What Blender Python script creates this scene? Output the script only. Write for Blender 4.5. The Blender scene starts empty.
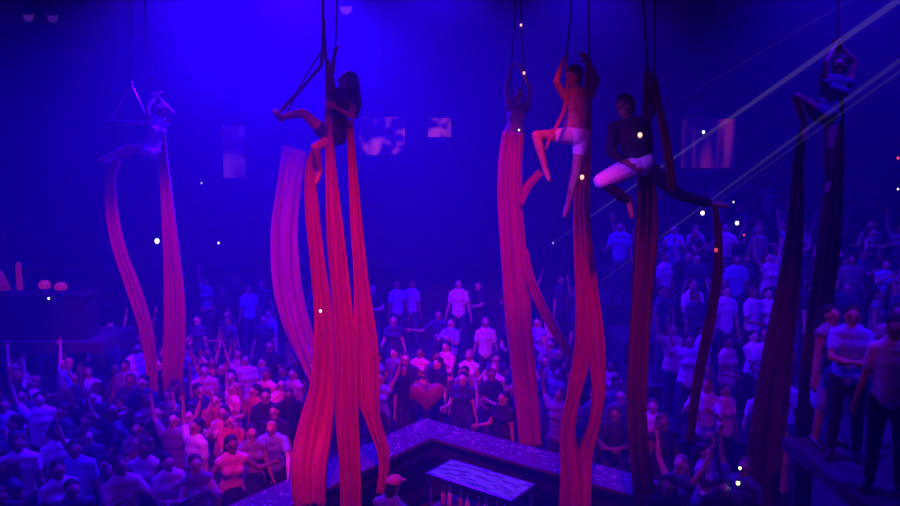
import bpy, bmesh, math, random
from mathutils import Vector, Matrix
random.seed(7)
SC = bpy.context.scene
COL = SC.collection
V = Vector
R = math.radians
# ------------------------------------------------------------------ camera
CAMZ, PITCH, FPX = 5.2, R(6.65), 712.0
cam_d = bpy.data.cameras.new('camera'); cam = bpy.data.objects.new('camera', cam_d); COL.objects.link(cam)
cam.location = (0, 0, CAMZ); cam.rotation_euler = (math.pi/2 - PITCH, 0, 0)
cam_d.sensor_width = 36; cam_d.lens = FPX/900*36; cam_d.clip_end = 200
SC.camera = cam
FW = V((0, math.cos(PITCH), -math.sin(PITCH))); UP = V((0, math.sin(PITCH), math.cos(PITCH)))
def ray(px, py): return FW + V((1, 0, 0))*((px-450)/FPX) + UP*((253-py)/FPX)
def at(px, py, Y):
    d = ray(px, py); return V((0, 0, CAMZ)) + d*(Y/d.y)
def atz(px, py, z):
    d = ray(px, py); return V((0, 0, CAMZ)) + d*((z-CAMZ)/d.z)
def proj(p):
    q = p - V((0, 0, CAMZ)); d = q.dot(FW)
    return 450+FPX*q.x/d, 253-FPX*q.dot(UP)/d

# ------------------------------------------------------------------ materials
def mat(name, col, rough=.6, metal=0, bump=0, scale=20, var=0.0, stretch=(1,1,1), sheen=0, transl=0, transp=0, emis=None, es=0, spec=.4):
    m = bpy.data.materials.new(name); m.use_nodes = True
    nt = m.node_tree; n = nt.nodes; b = n['Principled BSDF']
    b.inputs['Base Color'].default_value = (*col, 1); b.inputs['Roughness'].default_value = rough
    b.inputs['Metallic'].default_value = metal; b.inputs['Specular IOR Level'].default_value = spec
    if sheen: b.inputs['Sheen Weight'].default_value = sheen
    if emis: b.inputs['Emission Color'].default_value = (*emis, 1); b.inputs['Emission Strength'].default_value = es
    if bump or var:
        tc = n.new('ShaderNodeTexCoord'); mp = n.new('ShaderNodeMapping'); nz = n.new('ShaderNodeTexNoise')
        mp.inputs['Scale'].default_value = stretch; nz.inputs['Scale'].default_value = scale; nz.inputs['Detail'].default_value = 4
        nt.links.new(tc.outputs['Object'], mp.inputs[0]); nt.links.new(mp.outputs[0], nz.inputs['Vector'])
        if bump:
            bp = n.new('ShaderNodeBump'); bp.inputs['Strength'].default_value = bump; bp.inputs['Distance'].default_value = .02
            nt.links.new(nz.outputs['Fac'], bp.inputs['Height']); nt.links.new(bp.outputs[0], b.inputs['Normal'])
        if var:
            mx = n.new('ShaderNodeMix'); mx.data_type = 'RGBA'
            mx.inputs[6].default_value = (*[c*(1-var) for c in col], 1); mx.inputs[7].default_value = (*[min(1, c*(1+var)) for c in col], 1)
            nt.links.new(nz.outputs['Fac'], mx.inputs[0]); nt.links.new(mx.outputs[2], b.inputs['Base Color'])
    out = n['Material Output']; last = b.outputs[0]
    if transl:
        t = n.new('ShaderNodeBsdfTranslucent'); t.inputs[0].default_value = (*col, 1); ms = n.new('ShaderNodeMixShader'); ms.inputs[0].default_value = transl
        nt.links.new(last, ms.inputs[1]); nt.links.new(t.outputs[0], ms.inputs[2]); last = ms.outputs[0]
    if transp:
        t = n.new('ShaderNodeBsdfTransparent'); ms = n.new('ShaderNodeMixShader'); ms.inputs[0].default_value = transp
        nt.links.new(last, ms.inputs[1]); nt.links.new(t.outputs[0], ms.inputs[2]); last = ms.outputs[0]
    nt.links.new(last, out.inputs['Surface'])
    return m
M = {
 'floor': mat('floor_dark', (.05,.05,.06), .5, var=.3, scale=3),
 'wall': mat('wall_paint', (.16,.15,.2), .8, var=.2, scale=2, bump=.1),
 'terrace': mat('terrace_carpet', (.05,.05,.07), .8, var=.3, scale=8),
 'metal': mat('black_metal', (.05,.05,.06), .35, 1),
 'steel': mat('steel', (.55,.55,.6), .3, 1),
 'rope': mat('rope', (.25,.05,.08), .7, bump=.4, scale=60),
 'rope_dark': mat('dark_rope', (.08,.05,.1), .7, bump=.4, scale=60),
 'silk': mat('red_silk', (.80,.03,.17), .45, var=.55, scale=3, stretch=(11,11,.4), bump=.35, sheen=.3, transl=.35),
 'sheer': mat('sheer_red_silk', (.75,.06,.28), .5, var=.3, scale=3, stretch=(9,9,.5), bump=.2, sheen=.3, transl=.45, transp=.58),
 'shaded_silk': mat('shaded_red_silk', (.17,.008,.014), .6, var=.4, scale=3, stretch=(9,9,.5), bump=.25, transl=.25),  # same red silk, with the shade of the unlit right side in its colour
 'bar': mat('bar_top', (.10,.08,.13), .25, var=.3, scale=6),
 'barfront': mat('bar_front', (.025,.02,.03), .5, var=.3, scale=5),
 'confetti': mat('confetti_paper', (.8,.75,.85), .6),
 'eye': mat('eye_dark', (.02,.015,.02), .2),
 'lip': mat('lips', (.45,.12,.12), .5),
 'shoe': mat('shoe_leather', (.03,.03,.035), .4, bump=.1),
 'hair_dark': mat('dark_hair', (.025,.018,.018), .5, bump=.6, scale=12, stretch=(8,8,.6)),
 'hair_brown': mat('brown_hair', (.10,.05,.03), .5, bump=.6, scale=12, stretch=(8,8,.6)),
 'hair_fair': mat('fair_hair', (.45,.28,.14), .5, bump=.6, scale=12, stretch=(8,8,.6)),
 'skin_a': mat('skin_light', (.66,.42,.34), .5, var=.08, scale=15),
 'skin_b': mat('skin_tan', (.50,.29,.21), .5, var=.08, scale=15),
 'skin_c': mat('skin_brown', (.28,.15,.10), .5, var=.08, scale=15),
 'white': mat('white_cotton', (.85,.82,.88), .8, bump=.15, scale=14),
 'blue': mat('light_blue_cotton', (.30,.38,.85), .8, bump=.15, scale=14),
 'violet': mat('violet_cotton', (.72,.35,.85), .8, bump=.15, scale=14),
 'pink': mat('pink_cotton', (.85,.25,.45), .8, bump=.15, scale=14),
 'red': mat('red_cotton', (.55,.06,.06), .8, bump=.15, scale=14),
 'grey': mat('grey_cotton', (.25,.24,.30), .8, bump=.15, scale=14),
 'black': mat('black_cotton', (.025,.022,.03), .8, bump=.15, scale=14),
 'navy': mat('navy_cotton', (.05,.06,.14), .8, bump=.15, scale=14),
 'denim': mat('denim', (.06,.08,.16), .8, bump=.2, scale=40),
}
def glow(name, col, s, base=(.02,.02,.02)): return mat(name, base, .4, emis=col, es=s)

# ------------------------------------------------------------------ mesh helpers
def link(name, me, m, parent=None, smooth=True):
    o = bpy.data.objects.new(name, me); COL.objects.link(o)
    for x in (m if isinstance(m, (list, tuple)) else [m]): me.materials.append(x)
    if parent: o.parent = parent
    if smooth: me.polygons.foreach_set('use_smooth', [True]*len(me.polygons))
    return o
def build(name, bm, m, parent=None, smooth=True, bevel=0):
    bmesh.ops.recalc_face_normals(bm, faces=bm.faces[:])
    me = bpy.data.meshes.new(name); bm.to_mesh(me); bm.free()
    o = link(name, me, m, parent, smooth)
    if bevel:
        b = o.modifiers.new('bevel', 'BEVEL'); b.width = bevel; b.segments = 2; b.limit_method = 'ANGLE'
    return o
def tag(o, label=None, cat=None, group=None, kind=None):
    if label: o['label'] = label
    if cat: o['category'] = cat
    if group: o['group'] = group
    if kind: o['kind'] = kind
    return o
def empty(name, loc=(0,0,0), rz=0):
    o = bpy.data.objects.new(name, None); COL.objects.link(o); o.location = loc; o.rotation_euler.z = rz; o.empty_display_size = .1
    return o
def box(bm, c, s, mtx=None):
    r = bmesh.ops.create_cube(bm, size=1)
    T = Matrix.Translation(V(c)) @ (mtx.to_4x4() if mtx else Matrix.Identity(4)) @ Matrix.Diagonal((*s, 1))
    bmesh.ops.transform(bm, matrix=T, verts=r['verts'])
def ell(bm, c, rad, ax=None, seg=12):
    r = bmesh.ops.create_uvsphere(bm, u_segments=seg, v_segments=max(6, seg*2//3), radius=1)
    rot = Matrix((ax[0], ax[1], ax[2])).transposed().to_4x4() if ax else Matrix.Identity(4)
    bmesh.ops.transform(bm, matrix=Matrix.Translation(V(c)) @ rot @ Matrix.Diagonal((*rad, 1)), verts=r['verts'])
def tube(bm, pts, rads, n=10, caps=True):
    pts = [V(p) for p in pts]
    if not hasattr(rads, '__len__'): rads = [rads]*len(pts)
    if caps:  # rounded ends
        d0 = (pts[0]-pts[1]).normalized(); d1 = (pts[-1]-pts[-2]).normalized()
        P = [pts[0]+d0*rads[0]*.85, pts[0]+d0*rads[0]*.5] + pts + [pts[-1]+d1*rads[-1]*.5, pts[-1]+d1*rads[-1]*.85]
        Q = [rads[0]*.5, rads[0]*.86] + list(rads) + [rads[-1]*.86, rads[-1]*.5]
    else: P, Q = pts, list(rads)
    rings = []; ref = None
    for i, p in enumerate(P):
        t = (P[min(i+1, len(P)-1)] - P[max(i-1, 0)]).normalized()
        if ref is None: ref = t.orthogonal().normalized()
        a = (ref - t*ref.dot(t)).normalized(); b = t.cross(a); ref = a
        rings.append([bm.verts.new(p + (a*math.cos(2*math.pi*k/n) + b*math.sin(2*math.pi*k/n))*Q[i]) for k in range(n)])
    for A, B in zip(rings, rings[1:]):
        for k in range(n): bm.faces.new((A[k], A[(k+1) % n], B[(k+1) % n], B[k]))
    bm.faces.new(rings[0][::-1]); bm.faces.new(rings[-1])
def lathe(bm, prof, c=(0,0,0), n=14):
    rings = [[bm.verts.new(V(c)+V((r*math.cos(2*math.pi*k/n), r*math.sin(2*math.pi*k/n), z))) for k in range(n)] for r, z in prof]
    for A, B in zip(rings, rings[1:]):
        for k in range(n): bm.faces.new((A[k], A[(k+1) % n], B[(k+1) % n], B[k]))
    bm.faces.new(rings[0][::-1]); bm.faces.new(rings[-1])
def fuse(bm, voxel, smooth=4, fac=.5):
    """all overlapping closed pieces of bm become one continuous surface"""
    bmesh.ops.recalc_face_normals(bm, faces=bm.faces[:])
    me = bpy.data.meshes.new('t'); bm.to_mesh(me); bm.free()
    o = bpy.data.objects.new('t', me); COL.objects.link(o)
    r = o.modifiers.new('r', 'REMESH'); r.mode = 'VOXEL'; r.voxel_size = voxel
    s = o.modifiers.new('s', 'SMOOTH'); s.iterations = smooth; s.factor = fac
    bpy.context.view_layer.update()
    dg = bpy.context.evaluated_depsgraph_get()
    out = bpy.data.meshes.new_from_object(o.evaluated_get(dg))
    bpy.data.objects.remove(o); bpy.data.meshes.remove(me)
    b2 = bmesh.new(); b2.from_mesh(out); bpy.data.meshes.remove(out)
    return b2

# ------------------------------------------------------------------ people
def frame(J):
    up = (J['neck']-J['pelvis']).normalized()
    rt = (J['shR']-J['shL']); rt = (rt - up*rt.dot(up)).normalized()
    fw = up.cross(rt)      # right x? -> forward is up x right
    return rt, fw, up
TORSO = {'m': [(0,.160,.112),(.22,.152,.108),(.45,.148,.106),(.68,.162,.115),(.88,.145,.098)],
         'f': [(0,.168,.115),(.22,.145,.104),(.45,.122,.094),(.68,.145,.112),(.88,.138,.092)]}
def add_torso(bm, J, g, inf=0.0, lo=0, hi=1.0):
    rt, fw, up = J['rt'], J['fw'], J['up']; L = (J['neck']-J['pelvis']).length
    for t, w, d in TORSO[g]:
        if lo <= t <= hi:
            # spine bends: pelvis -> chest -> neck
            c = J['pelvis'].lerp(J['chest'], t/.6) if t < .6 else J['chest'].lerp(J['neck'], (t-.6)/.4)
            ell(bm, c, (w+inf, d+inf, .135*L/.52+inf*.5), (rt, fw, up))
    if hi >= .88:
        tube(bm, [J['shL'], J['neck']-up*.05, J['shR']], [.056+inf, .075+inf, .056+inf], 10)
    if g == 'f' and hi >= .68:
        for s in (-1, 1): ell(bm, J['chest']+up*.035+rt*s*.07+fw*.085, (.062+inf*.5,)*3)
def hand(bm_body, fingers, w, d, pn, side, k=1.0):
    """palm joins the body; five unequal bent fingers are added afterwards"""
    d = d.normalized(); pn = (pn - d*pn.dot(d)).normalized(); sd = d.cross(pn)*side
    ell(bm_body, w+d*.05*k, (.042*k, .022*k, .058*k), (sd, pn, d), 10)
    for i, ln in enumerate((.068, .078, .072, .056)):
        b = w+d*.085*k+sd*(.030-.020*i)*k
        fingers.append(([b, b+d*ln*.5*k+pn*.006*k, b+d*ln*.85*k+pn*.026*k, b+d*ln*.95*k+pn*.045*k], [.0095*k, .009*k, .008*k, .007*k]))
    b = w+d*.03*k+sd*.035*k
    fingers.append(([b, b+d*.022*k+sd*.022*k+pn*.010*k, b+d*.05*k+sd*.028*k+pn*.024*k], [.012*k, .011*k, .009*k]))
def make_body(J, g, vox, curl=1.0):
    rt, fw, up = J['rt'], J['fw'], J['up']
    bm = bmesh.new(); fingers = []
    add_torso(bm, J, g)
    hu, hf = J['hu'], J['hf']; hr = hf.cross(hu)
    H = J['head']
    tube(bm, [J['neck']-up*.03, J['neck'].lerp(H, .5), H-hu*.02], [.062, .054, .055] if g == 'm' else [.055, .046, .05])
    ell(bm, H+hu*.02-hf*.008, (.076, .095, .098), (hr, hf, hu), 14)
    ell(bm, H-hu*.055+hf*.022, (.056, .062, .060), (hr, hf, hu))
    tube(bm, [H+hu*.022+hf*.088, H-hu*.012+hf*.108], [.010, .016], 8)
    ell(bm, H+hu*.035+hf*.082, (.055, .016, .012), (hr, hf, hu))
    for s in (-1, 1): ell(bm, H+hr*s*.078-hf*.005, (.012, .025, .033), (hr, hf, hu), 8)
    for S, s in (('L', -1), ('R', 1)):
        k = .92 if g == 'f' else 1
        tube(bm, [J['sh'+S], J['sh'+S].lerp(J['el'+S], .4), J['el'+S]], [.056*k, .048*k, .038*k])
        tube(bm, [J['el'+S], J['el'+S].lerp(J['wr'+S], .35), J['wr'+S]], [.039*k, .040*k, .026*k])
        hd = J.get('hand'+S) or (J['wr'+S]-J['el'+S])
        pn = J.get('palm'+S) or (-rt*s+fw*.3)
        hand(bm, fingers, J['wr'+S], hd, pn, -s)
        tube(bm, [J['hip'+S], J['hip'+S].lerp(J['kn'+S], .35), J['kn'+S]], [.088, .082, .054])
        tube(bm, [J['kn'+S], J['kn'+S].lerp(J['an'+S], .33), J['an'+S]], [.054, .056, .036])
        tube(bm, [J['an'+S]-(J['toe'+S]-J['an'+S]).normalized()*.03, J['an'+S].lerp(J['toe'+S], .55), J['toe'+S]], [.038, .038, .026])
    b2 = fuse(bm, vox, 3)
    for pts, rd in fingers: tube(b2, pts, rd, 6)
    nf = len(b2.faces); b2.faces.ensure_lookup_table()
    for s in (-1, 1): ell(b2, H+hr*s*.032+hu*.012+hf*.083, (.013, .009, .008), (hr, hf, hu), 8)
    b2.faces.ensure_lookup_table()
    for f in b2.faces[nf:]: f.material_index = 1
    nf = len(b2.faces)
    ell(b2, H-hu*.058+hf*.081, (.024, .007, .009), (hr, hf, hu), 8)
    b2.faces.ensure_lookup_table()
    for f in b2.faces[nf:]: f.material_index = 2
    return b2
def make_top(J, g, vox, sleeve=.55, lo=0, inf=.018):
    bm = bmesh.new(); add_torso(bm, J, g, inf, lo)
    if sleeve:
        for S in 'LR':
            e = J['sh'+S].lerp(J['el'+S], min(1, sleeve))
            tube(bm, [J['sh'+S], e], [.066, .062])
            if sleeve > 1: tube(bm, [J['el'+S], J['el'+S].lerp(J['wr'+S], sleeve-1)], [.056, .046])
    return fuse(bm, vox, 3)
def make_bottom(J, g, vox, ln=1.9, inf=.016):
    """ln: 0..1 along the thigh, 1..2 along the shin"""
    bm = bmesh.new(); add_torso(bm, J, g, inf*.6, 0, .1)
    for S in 'LR':
        e = J['hip'+S].lerp(J['kn'+S], min(1, ln))
        tube(bm, [J['hip'+S], e], [.104, .104-.034*min(1, ln)])
        if ln > 1: tube(bm, [J['kn'+S], J['kn'+S].lerp(J['an'+S], ln-1)], [.070, .058])
    return fuse(bm, vox, 3)
def make_skirt(J, vox, ln=.8):
    bm = bmesh.new(); add_torso(bm, J, 'f', .012, 0, .25)
    m = (J['knL']+J['knR'])/2; p = (J['hipL']+J['hipR'])/2
    tube(bm, [p+J['up']*.03, p.lerp(m, ln)], [.165, .19], 16)
    return fuse(bm, vox, 3)
def make_hair(J, vox, long=False, big=0):
    hu, hf = J['hu'], J['hf']; hr = hf.cross(hu); H = J['head']
    bm = bmesh.new()
    ell(bm, H+hu*(.053+big*.3)-hf*(.034+big*.5), (.086+big, .096+big, .088+big), (hr, hf, hu), 14)
    ell(bm, H-hu*.02-hf*.055, (.080+big*.6, .060+big, .085), (hr, hf, hu))
    if long:
        down = V((0, 0, -1)) if J.get('hang') else -J['up']
        b = H-hf*.075
        tube(bm, [b+hu*.05, b-hf*.02+down*.10, b-hf*.045+down*.27, b-hf*.03+down*.40], [.075, .085, .078, .04], 12)
    return fuse(bm, vox, 2)
def make_shoe(J, S):
    bm = bmesh.new(); a, t = J['an'+S], J['toe'+S]; d = (t-a).normalized()
    tube(bm, [a-d*.045, a.lerp(t, .5), t+d*.015], [.05, .049, .038])
    return fuse(bm, .016, 2)
def rotv(v, ax, deg): return Matrix.Rotation(R(deg), 3, ax) @ v
def fk(g='m', armL=((12,4),(15,8)), armR=((12,4),(15,8)), lean=0, turn=0, look=0, legs=(3, 3), lift=0):
    """standing person facing -Y, feet at z=0. arms: ((out, fwd),(out, fwd)) angles of upper arm and forearm away from straight down"""
    s = 1 if g == 'm' else .95
    rt, fw, up = V((-1,0,0)), V((0,-1,0)), V((0,0,1))
    J = {}
    J['pelvis'] = V((0,0,.96*s)); su = rotv(up, 'X', lean)
    J['chest'] = J['pelvis']+su*.30*s; J['neck'] = J['pelvis']+su*.53*s
    shw = .165*s if g == 'm' else .148
    srt = rotv(rt, 'Z', turn)
    for S, q in (('L', -1), ('R', 1)):
        J['sh'+S] = J['neck']-su*.07+srt*q*shw
        def dirv(o, f): return V((0,0,-1))*math.cos(R(o))*math.cos(R(f)) + rt*q*math.sin(R(o)) + fw*math.sin(R(f))*math.cos(R(o))
        a1, a2 = armL if S == 'L' else armR
        J['el'+S] = J['sh'+S]+dirv(*a1)*.285*s; J['wr'+S] = J['el'+S]+dirv(*a2)*.25*s
        J['hip'+S] = J['pelvis']-up*.04+rt*q*.092
        f = legs[0 if S == 'L' else 1]
        J['kn'+S] = J['hip'+S]+V((0,0,-.425*s))+rt*q*.02+fw*.03*f/3
        J['an'+S] = V((J['kn'+S].x+rt.x*q*.02, J['kn'+S].y+.02+.005*f, .075)); J['toe'+S] = J['an'+S]+fw*.155+rt*q*.04-up*.04
    J['up'] = su; J['rt'] = srt; J['fw'] = srt.cross(su) if False else su.cross(srt)
    if J['fw'].dot(fw) < 0: J['fw'] = -J['fw']
    J['hu'] = rotv(su, 'X', -look); J['hf'] = rotv(rotv(fw, 'X', -look), 'Z', turn*.6)
    J['head'] = J['neck']+J['hu']*.13*s
    return J
def crowd_variant(g, J, long, bottom, sleeve):
    d = {'body': make_body(J, g, .021), 'top': make_top(J, g, .022, sleeve), 'hair': make_hair(J, .02, long)}
    d['bottom'] = make_skirt(J, .024) if bottom == 'skirt' else make_bottom(J, g, .022, bottom)
    d['shoeL'] = make_shoe(J, 'L'); d['shoeR'] = make_shoe(J, 'R')
    out = {}
    for k, b in d.items():
        me = bpy.data.meshes.new(k); b.to_mesh(me); b.free(); me.polygons.foreach_set('use_smooth', [True]*len(me.polygons)); out[k] = me
    for q in (None, M['eye'], M['lip']): out['body'].materials.append(q)
    for k in ('top', 'hair', 'bottom'): out[k].materials.append(None)
    for k in ('shoeL', 'shoeR'): out[k].materials.append(M['shoe'])
    return dict(mesh=out, g=g, skirt=bottom == 'skirt', long=long, sleeve=sleeve)
UPARM = ((165, 10), (172, 5))
POSES = {
 'standing': dict(),
 'one-arm-raised': dict(armR=((150, 12), (170, 8)), look=8),
 'arms-raised': dict(armL=((150, 10), (165, 10)), armR=((148, 15), (172, 5)), look=12),
 'hands-up': dict(armL=((18, 48), (-18, 125)), armR=((18, 50), (-18, 128)), look=5),
 'drink-holding': dict(armR=((14, 15), (5, 95)), turn=12),
 'arms-folded': dict(armL=((10, 30), (-68, 75)), armR=((10, 30), (-60, 85))),
 'dancing': dict(armL=((45, 10), (30, 120)), armR=((50, 20), (100, 60)), turn=-12, lean=4, legs=(8, -2)),
 'leaning': dict(lean=16, armL=((20, 30), (8, 50)), look=-5),
}
VAR = {}
for pz, kw in POSES.items():
    VAR[pz] = [crowd_variant('m', fk('m', **kw), False, 1.9, .6), crowd_variant('f', fk('f', **kw), True, 'skirt' if pz in ('standing', 'dancing', 'arms-raised') else 1.9, 0 if pz in ('dancing', 'arms-raised', 'hands-up', 'standing') else .4)]

# ------------------------------------------------------------------ setting
def struct(name, bm, m, smooth=False, bevel=0): return tag(build(name, bm, m, None, smooth, bevel), kind='structure')
XL, XR, YB, YF, ZC = -14.5, 13.5, 24, -3, 13.2
def slab(name, x0, x1, y0, y1, z0, z1, m): 
    bm = bmesh.new(); box(bm, ((x0+x1)/2, (y0+y1)/2, (z0+z1)/2), (x1-x0, y1-y0, z1-z0)); return struct(name, bm, m)
slab('floor', XL-.2, XR+.2, YF-.2, YB+.2, -.2, 0, M['floor'])
slab('ceiling', XL-.2, XR+.2, YF-.2, YB+.2, ZC, ZC+.2, M['wall'])
slab('wall_back', XL-.2, XR+.2, YB, YB+.2, 0, ZC, M['wall'])
slab('wall_front', XL-.2, XR+.2, YF-.2, YF, 0, ZC, M['wall'])
slab('wall_left', XL-.2, XL, YF, YB, 0, ZC, M['wall'])
slab('wall_right', XR, XR+.2, YF, YB, 0, ZC, M['wall'])
XS = 3.4     # where the steeper side seating starts
STEPS_C = [(14.6, .35), (16.4, .8), (18.2, 1.3), (20.0, 1.9)]
STEPS_R = [(9.6, .4), (10.9, .9), (12.2, 1.4), (13.6, 1.85), (15.2, 2.3), (17.0, 2.75), (19.2, 3.2)]
XM, YM0, YM1, ZM = 3.94, 6.35, 8.15, 2.05    # side balcony on the right
def ground(x, y):
    if x > XM+.0 and YM0 < y < YM1: return ZM
    st = STEPS_R if x > XS else STEPS_C
    z = 0
    for yy, zz in st:
        if y >= yy: z = zz
    return z
for i, (y, z) in enumerate(STEPS_C):
    y1 = STEPS_C[i+1][0] if i+1 < len(STEPS_C) else YB
    slab('terrace_floor', XL, XS, y, y1, 0, z, M['terrace'])
for i, (y, z) in enumerate(STEPS_R):
    y1 = STEPS_R[i+1][0] if i+1 < len(STEPS_R) else YB
    slab('terrace_floor', XS, XR, y, y1, 0, z, M['terrace'])
slab('balcony_floor', XM, XR, YM0, YM1, ZM-.14, ZM, M['terrace'])

def railing(name, a, b, z, label, n):
    root = empty(name, (*a, z)); a3, b3 = V((*a, 0)), V((*b, 0))
    bm = bmesh.new(); tube(bm, [V((0,0,1.02)), b3-a3+V((0,0,1.02))], .028, 10); build('top_rail', bm, M['metal'], root)
    bm = bmesh.new(); tube(bm, [V((0,0,.55)), b3-a3+V((0,0,.55))], .014, 8); build('mid_rail', bm, M['metal'], root)
    for i in range(n):
        p = (b3-a3)*(i/(n-1)); bm = bmesh.new(); tube(bm, [p, p+V((0,0,1.0))], .02, 8, False); build('post', bm, M['metal'], root)
    return tag(root, label, 'railing')
railing('terrace_railing', (5.2, 15.25), (XR-.1, 15.25), 2.3, 'dark metal railing across the terraces on the right side', 8)

# ------------------------------------------------------------------ the bar
ZB = 1.1
C0 = atz(425, 418, ZB); C0.z = 0
DL = V((-.598, -.802, 0)); DR = V((.802, -.598, 0))
LL, LR, BW = 5.4, 4.0, .62
bar = empty('bar_counter', C0)
tag(bar, 'corner bar counter with a pale confetti-strewn top below the red silks', 'bar')
def wing_poly(bm, o0, w, z0, z1, ll=LL, lr=LR):
    # L-shaped slab: outer offset o0 inwards, width w
    A = DL*ll+DR*o0; B = (DL+DR)*o0; C = DR*lr+DL*o0
    D = DR*lr+DL*(o0+w); E = (DL+DR)*(o0+w); F = DL*ll+DR*(o0+w)
    lo = [bm.verts.new(p+V((0,0,z0))) for p in (A,B,C,D,E,F)]; hi = [bm.verts.new(p+V((0,0,z1))) for p in (A,B,C,D,E,F)]
    bm.faces.new(lo[::-1]); bm.faces.new(hi)
    for i in range(6): bm.faces.new((lo[i], lo[(i+1)%6], hi[(i+1)%6], hi[i]))
bm = bmesh.new(); wing_poly(bm, 0, BW, ZB-.06, ZB); build('counter_top', bm, M['bar'], bar, False, .012)
bm = bmesh.new(); wing_poly(bm, .08, .42, 0.12, ZB-.06); build('front_panel', bm, M['barfront'], bar, False)
bm = bmesh.new(); wing_poly(bm, .12, .36, 0, .12); build('plinth', bm, M['metal'], bar, False)
bm = bmesh.new(); wing_poly(bm, .5, .22, ZB-.38, ZB-.35); build('inner_shelf', bm, M['metal'], bar, False)
foot = bmesh.new(); tube(foot, [DL*LL-DR*.14+V((0,0,.28)), -DR*.14-DL*.14+V((0,0,.28)), DR*LR-DL*.14+V((0,0,.28))], .022, 10); build('foot_rail', foot, M['steel'], bar)
bm = bmesh.new()
for i in range(420):
    if random.random() < .5: p = DL*random.uniform(.02, LL)+DR*random.uniform(.03, BW-.03)
    else: p = DR*random.uniform(.02, LR)+DL*random.uniform(.03, BW-.03)
    s = random.uniform(.008, .022)
    box(bm, C0+p+V((0,0,ZB+.0035)), (s*random.uniform(.8,2.2), s, .002), Matrix.Rotation(random.uniform(0,3), 3, 'Z'))
tag(build('confetti', bm, M['confetti'], None, False), 'pale paper confetti scattered over the bar top', 'confetti', None, 'stuff')

def screen_mat(name, base, hot, s, scale, stretch, thr=.55):
    m = bpy.data.materials.new(name); m.use_nodes = True; nt = m.node_tree; n = nt.nodes; b = n['Principled BSDF']
    b.inputs['Base Color'].default_value = (.01,.01,.015,1); b.inputs['Roughness'].default_value = .6
    tc = n.new('ShaderNodeTexCoord'); mp = n.new('ShaderNodeMapping'); mp.inputs['Scale'].default_value = stretch
    nz = n.new('ShaderNodeTexNoise'); nz.inputs['Scale'].default_value = scale; nz.inputs['Detail'].default_value = 1
    cr_ = n.new('ShaderNodeValToRGB'); cr_.color_ramp.elements[0].position = thr-.08; cr_.color_ramp.elements[1].position = thr+.12
    cr_.color_ramp.elements[0].color = (*base, 1); cr_.color_ramp.elements[1].color = (*hot, 1)
    nt.links.new(tc.outputs['Object'], mp.inputs[0]); nt.links.new(mp.outputs[0], nz.inputs['Vector']); nt.links.new(nz.outputs['Fac'], cr_.inputs[0])
    nt.links.new(cr_.outputs[0], b.inputs['Emission Color']); b.inputs['Emission Strength'].default_value = s
    return m
# illuminated table inside the bar
tc = [atz(*p, 1.0) for p in ((447,458), (534,483), (515,498), (428,478))]
tcen = sum(tc, V())/4; tl = 1.42; tw = .60
ang = math.atan2(DR.y, DR.x)
tb = empty('light_table', (tcen.x, tcen.y, 0), ang)
tag(tb, 'low rectangular table with a glowing blue top inside the bar corner', 'table')
g_top = screen_mat('lit_acrylic', (.03,.004,.45), (.10,.014,.9), 1.0, 5, (1,2.5,1), .45)
bm = bmesh.new(); box(bm, (0,0,.985), (tl-.06, tw-.06, .03)); build('light_panel', bm, g_top, tb, False, .006)
bm = bmesh.new()
for sx, sy, w, d in ((0,1,tl,.03),(0,-1,tl,.03),(1,0,.03,tw),(-1,0,.03,tw)): box(bm, (sx*(tl/2-.015), sy*(tw/2-.015), .975), (w, d, .06))
build('frame', bm, M['steel'], tb, False, .004)
bm = bmesh.new(); box(bm, (0,0,.5), (tl-.1, tw-.1, .03)); build('shelf', bm, M['bar'], tb, False, .004)
for sx in (-1,1):
    for sy in (-1,1):
        bm = bmesh.new(); box(bm, (sx*(tl/2-.04), sy*(tw/2-.04), .475), (.05,.05,.95)); build('leg', bm, M['steel'], tb, False, .004)
ball = lambda px, py, Y, r, name, m: None
# bottles on the shelf of the light table
RT = Matrix.Rotation(ang, 3, 'Z')
bt = [glow('bottle_glass', (0,0,0), 0, (.6,.12,.45)), glow('bottle_glass_pale', (0,0,0), 0, (.8,.6,.85))]
names = ['first','second','third','fourth','fifth','sixth','seventh','eighth']
bottle0 = None
for i in range(8):
    bm = bmesh.new()
    h = .24+.03*((i*3) % 4)
    lathe(bm, [(.03,0),(.037,.01),(.037,h*.55),(.032,h*.65),(.014,h*.78),(.013,h)])
    loc = tcen.copy(); loc.z = 0; loc = loc + RT @ V((-tl/2+.16+.15*i, -.10-.05*(i % 2), 0)); loc.z = .516
    o = build('bottle', bm, bt[i % 2]); o.location = loc
    bm = bmesh.new(); lathe(bm, [(.015,h),(.016,h+.005),(.016,h+.03),(.012,h+.035)]); build('cap', bm, M['steel'], o)
    tag(o, f'{"dark pink" if i%2==0 else "pale"} bottle, {names[i]} from the left on the shelf under the glowing table', 'bottle', 'bottles under the glowing table')

# ------------------------------------------------------------------ performers
def person_from(name, J, g, label, parts, skin, hang=True, vox=.0125):
    J['up'] = (J['neck']-J['pelvis']).normalized()
    rt = J['shR']-J['shL']; J['rt'] = (rt-J['up']*rt.dot(J['up'])).normalized()
    fw = J['up'].cross(J['rt']); 
    if fw.dot(J['facing']) < 0: fw = -fw
    J['fw'] = fw.normalized()
    J.setdefault('hf', J['fw']); J['hf'] = J['hf'].normalized()
    hu = (J['head']-J['neck']).normalized(); J['hu'] = (hu-J['hf']*hu.dot(J['hf'])).normalized()
    J['hang'] = hang
    body = build(name, make_body(J, g, vox), [skin, M['eye'], M['lip']])
    tag(body, label, 'person')
    for nm, fn, m in parts: build(nm, fn(J), m, body)
    return body
def P(Y, **k):
    J = {}
    for n, v in k.items():
        J[n] = at(v[0], v[1], Y+(v[2] if len(v) > 2 else 0))
    return J
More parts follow.
